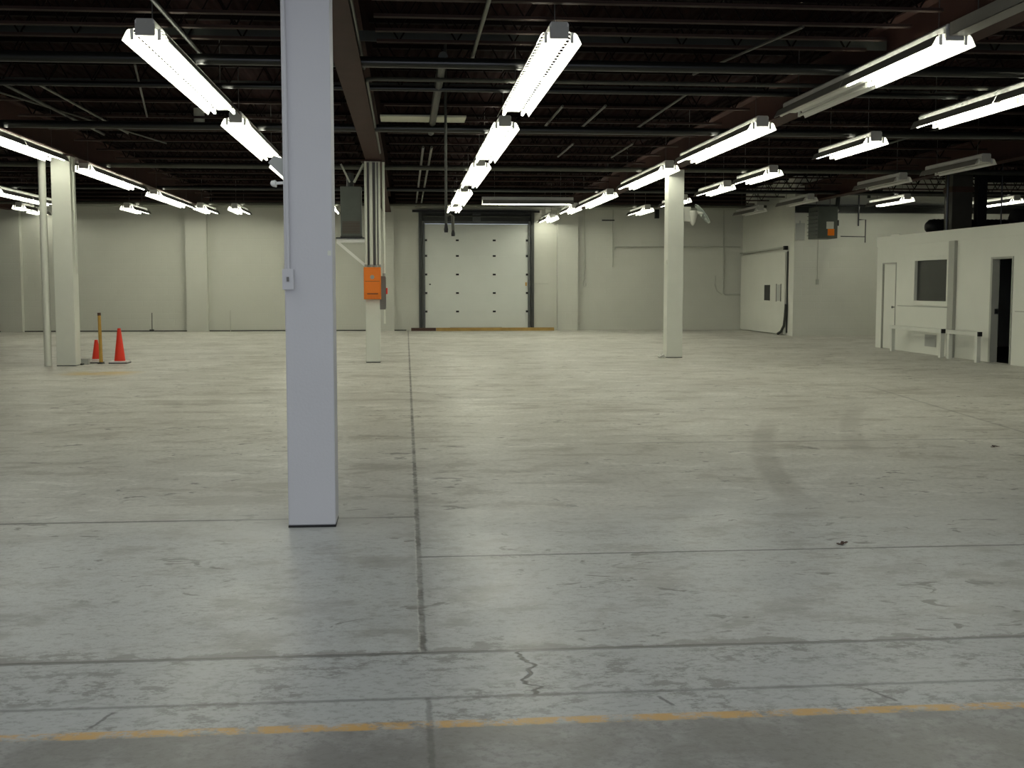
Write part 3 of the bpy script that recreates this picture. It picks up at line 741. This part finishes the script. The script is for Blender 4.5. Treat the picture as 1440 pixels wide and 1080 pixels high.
# conduit on left column
pipe('conduit',[(-6.165,22.7,3.85),(-6.165,22.7,2.9)],.012,M_wpipe,'upper thin white conduit on the right edge of the column by the cones','conduit')
pipe('cord',[(-6.13,22.66,3.6),(-6.14,22.66,2.2),(-6.12,22.66,1.72)],.012,M_white,'thin white cord hanging down the right edge of the column by the cones','cord')

# ------------------------------------------------------------------ cones and things by the left column
def cone(x, y, h, rb, base, label):
    t = thing('traffic_cone',label,'traffic cone',(x,y,0))
    MB().box(-base,base,-base,base,.018,.046).build('base',M_conew,t,bevel=.004)
    MB().box(-base-.004,base+.004,-base-.004,base+.004,0,.018).build('base_underside',M_black,t)
    MB().lathe([(.001,.046),(rb,.046),(rb*.97,.07),(.032,h-.015),(.030,h),(.018,h),(.012,h-.03),(.001,h-.03)],(0,0,0),24).build('body',M_cone,t,smooth=True)
    return t
cone(-5.56,23.4,.68,.105,.17,'tall red traffic cone standing farthest from the left-hand column')
t = cone(-6.03,23.52,.45,.09,.11,'short red traffic cone between the column and the yellow pole')
MB().lathe([(.086,.050),(.094,.050),(.090,.080),(.080,.080)],(0,0,0),24).build('pale_band',M_conew,t)
t = thing('wooden_pole','upright yellowish pole standing between the two red cones','pole',(-5.885,23.27,0))
MB().tube([(0,0,.03),(-.005,0,.5),(-.01,0,.93)],.036,12,.03).build('shaft',M_wood,t,smooth=True)
MB().tube([(-.01,0,.93),(-.011,0,.985)],.033,12).build('cap',M_rust,t); MB().lathe([(.001,0),(.07,0),(.065,.02),(.04,.03),(.001,.03)],(0,0,0),16).build('foot',M_dark,t)
t = thing('metal_box','small grey metal box on the floor beside the left-hand column','box',(-6.165,23.10,0))
MB().box(-.08,.10,-.06,.06,0,.10).build('body',M_greybox,t,bevel=.003); MB().box(-.085,.105,-.065,.065,.10,.11).build('lid',M_greybox,t,bevel=.002)
tag(MB().box(-6.165,-6.12,22.85,22.95,0,.03).build('debris',M_dark),'dark scrap of debris at the foot of the column by the cones','debris')

# rag by the right column
m_ = MB(); bmesh.ops.create_icosphere(m_.bm, subdivisions=3, radius=1)
for v in m_.bm.verts:
    k = .8+.3*math.sin(7*v.co.x+3*v.co.y)*math.cos(5*v.co.z+4*v.co.x)
    v.co = Vector((5.315+v.co.x*.10*k, 24.12+v.co.y*.08*k, max(.002,(v.co.z+.6)*.060*k)))
tag(m_.build('rag',M_rag,smooth=True),'crumpled white rag at the left foot of the right-hand column','rag')
for x,y,s,lb in ((2.50,6.52,.022,'dark leaf scrap on the nearer part of the right floor'),(5.45,10.41,.03,'dark leaf scrap far right on the floor below the office')):
    m_ = MB()
    for k in range(4):
        a = random.random()*6; m_.bar((x+.4*s*k,y,.004+.002*k),(x+.4*s*k+s*math.cos(a),y+s*math.sin(a),.006+.01*(k%2)),s*.7,.004)
    tag(m_.build('leaf_scrap',M_rust),lb,'scrap')

# ------------------------------------------------------------------ pipes and fittings below the roof
def lat(y, z, r, m, label, x0=-19.5, x1=19.5, n=12): return pipe('ceiling_pipe',[(x0,y,z),(x1,y,z)],r,m,label,'pipe',n)
lat(13.6,4.02,.062,M_dpipe,'thick dark sprinkler main crossing overhead nearest, above the front fixtures')
lat(19.2,4.02,.062,M_dpipe,'thick dark sprinkler main crossing overhead at the pale ceiling panel')
lat(25.5,4.02,.05,M_gpipe,'galvanised pipe crossing overhead beyond the conduit column')
lat(31.2,4.02,.05,M_dpipe,'dark pipe crossing overhead before the crosswise lamp')
lat(15.6,4.06,.035,M_dpipe,'thin dark pipe crossing overhead just behind the nearest sprinkler main')
lat(37.0,4.02,.05,M_gpipe,'galvanised pipe crossing overhead along the back wall')
pipe('ceiling_pipe',[(19,14.75,4.03),(-.35,14.75,4.03),(-.45,14.78,4.03),(-.47,14.9,4.03),(-.48,22.8,4.03)],.026,M_gpipe,'pale conduit turning a corner beside the red beam toward the orange box','conduit')
def tray(y, z0, z1, label): tag(MB().box(-19,19,y,y+.02,z0,z1).box(-19,19,y,y+.08,z1,z1+.004).build('bridging_strip',M_tray),label,'steel strip')
tray(13.34,4.20,4.31,'dull galvanised strip behind the joist webs nearest the viewer')
tray(14.78,4.22,4.27,'narrow dull galvanised strip behind the second line of joist webs')
tray(16.28,4.20,4.24,'narrow dull galvanised strip behind the third line of joist webs')
dl = [(-.49,9.5,14.6,4.13,.022,M_gpipe,'pale conduit beside the red beam over the thick front column'),
      (.78,9.0,14.1,4.12,.022,M_gpipe,'pale conduit between the red beam and the row to the overhead door'),
      (3.85,15.9,20.0,4.12,.018,M_gpipe,'pale thin conduit left of the fixture over the right-hand column'),
      (2.30,17.3,19.7,4.12,.018,M_gpipe,'shortest pale conduit just right of the row to the overhead door'),
      (2.92,17.2,20.1,4.12,.018,M_gpipe,'pale conduit midway between the two right lamp rows'),
      (4.20,21.7,24.0,4.12,.018,M_gpipe,'short pale conduit before the right-hand column'),
      (3.10,21.8,24.0,4.12,.018,M_gpipe,'short pale conduit beyond the midway conduit'),
      (.44,13.6,20.3,4.10,.055,M_tray,'grey pipe running away from the nearest sprinkler main to the pale panel'),
      (.50,22.4,39.0,4.10,.024,M_gpipe,'right one of the twin pale conduits leading to the overhead door'),
      (.34,22.4,39.0,4.10,.024,M_gpipe,'left one of the twin pale conduits leading to the overhead door'),
      (-2.3,9.0,14.2,4.12,.022,M_tray,'dull conduit above the large left fixture'),
      (-4.75,16.0,21.0,4.12,.018,M_gpipe,'left one of two thin conduits crossing the dark roof at left'),
      (-5.2,15.8,21.2,4.12,.022,M_tray,'thicker brown conduit next to the red beam at left'),
      (8.9,15.0,22.0,4.12,.018,M_tray,'dull conduit above the single lights at right')]
for x,y0,y1,z,r_,m,lb in dl:
    pipe('ceiling_conduit',[(x,y0,z),(x,y1,z)],r_,m,lb,'conduit')
pipe('ceiling_conduit',[(3.59,14.65,4.13),(4.05,11.9,4.13)],.016,M_gpipe,'slanting thin conduit in the dark roof at upper right','conduit')
pipe('ceiling_conduit',[(-3.2,14.6,4.13),(-4.0,19.0,4.13)],.014,M_gpipe,'slanting thin conduit in the dark roof left of the large left fixture','conduit')
pipe('ceiling_conduit',[(-5.6,16.5,4.14),(-4.4,22.5,4.13)],.013,M_gpipe,'slanting thin conduit over the left-hand lamp row','conduit')
# pale ceiling panel and drop pipe
tag(MB().box(-.38,.95,18.45,19.05,4.10,4.13).build('ceiling_panel',M_panel,bevel=.004),'pale rectangular panel hanging under the roof left of the row to the overhead door','panel')
t = thing('drop_pipe','thin dark drop pipe with a hooked end hanging before the overhead door','pipe',(.545,16.0,2.2))
MB().tube([(0,0,.10),(0,0,DECK-2.2)],.018,8).build('riser',M_tray,t,smooth=True)
MB().lathe([(.001,0),(.026,0),(.03,.04),(.018,.12),(.001,.12)],(0,0,.02),10).build('valve',M_black,t)
MB().tube([(0,0,.24),(.05,0,.27),(.09,0,.24),(.095,0,.05)],.021,8).build('hook',M_gpipe,t,smooth=True)
MB().lathe([(.001,0),(.024,0),(.027,.03),(.016,.09),(.001,.09)],(.095,0,-.03),10).build('coupling',M_black,t)
for x,y in ((.72,14.2),(1.0,14.2),(-.1,14.2)):
    pass
# vent cap
t = thing('vent_cap','pale flared vent cap in the dark roof below the large left fixture','vent cap',(-3.27,19.4,4.02))
MB().lathe([(.001,.0),(.10,.0),(.115,.02),(.115,.06),(.085,.075),(.085,.30),(.001,.30)],(0,0,0),20).build('bell',M_panel,t,smooth=True)
MB().tube([(0,0,.3),(0,0,DECK-4.02)],.02,8).build('stem',M_dark,t)

# ------------------------------------------------------------------ lights, world, camera
w_ = bpy.data.worlds.new('World'); scene.world = w_; w_.use_nodes = True
bg = w_.node_tree.nodes['Background']; bg.inputs[0].default_value = (.75,.85,1,1); bg.inputs[1].default_value = .5
# daylight through the open loading bay behind the viewer
def area(name, loc, sx, sy, e, col, rot):
    la = bpy.data.lights.new(name,'AREA'); la.shape = 'RECTANGLE'; la.size = sx; la.size_y = sy; la.energy = e; la.color = col
    lo = bpy.data.objects.new(name,la); COL.objects.link(lo); lo.location = loc; lo.rotation_euler = rot
area('bay_daylight',(0,YF+.02,2.1),9.6,4.0,135,(.86,.88,1.0),(math.radians(90),0,0))
# unseen cool fill lights, added overhead and behind the viewer to brighten the foreground
for x, y in ((-6.35,6.4),(-2.4,6.4),(1.45,6.4),(-6.35,.4),(-2.4,.4),(1.45,.4),(5.24,.4),(9.0,4.0)):
    area('near_fill',(x,y,3.78),.36,4.84,22,(.92,.985,.965),(0,0,0))

f = 1650.0
ph = math.atan(138/f); th = math.atan(149/f*math.cos(ph))
cam = bpy.data.cameras.new('Camera'); co = bpy.data.objects.new('Camera',cam); COL.objects.link(co)
cam.sensor_width = 36; cam.lens = f/1440*36; cam.clip_end = 200
co.location = (0,0,1.5)
fw = Vector((math.sin(th)*math.cos(ph), math.cos(th)*math.cos(ph), -math.sin(ph)))
co.rotation_euler = fw.to_track_quat('-Z','Y').to_euler()
scene.camera = co
vs = scene.view_settings; vs.view_transform = 'Standard'; vs.look = 'None'; vs.gamma = 1; vs.use_curve_mapping = False
vs.exposure = 0.8
cy = scene.cycles
cy.use_denoising = True; cy.max_bounces = 5; cy.diffuse_bounces = 3; cy.glossy_bounces = 3; cy.sample_clamp_indirect = 6
cy.use_light_tree = True
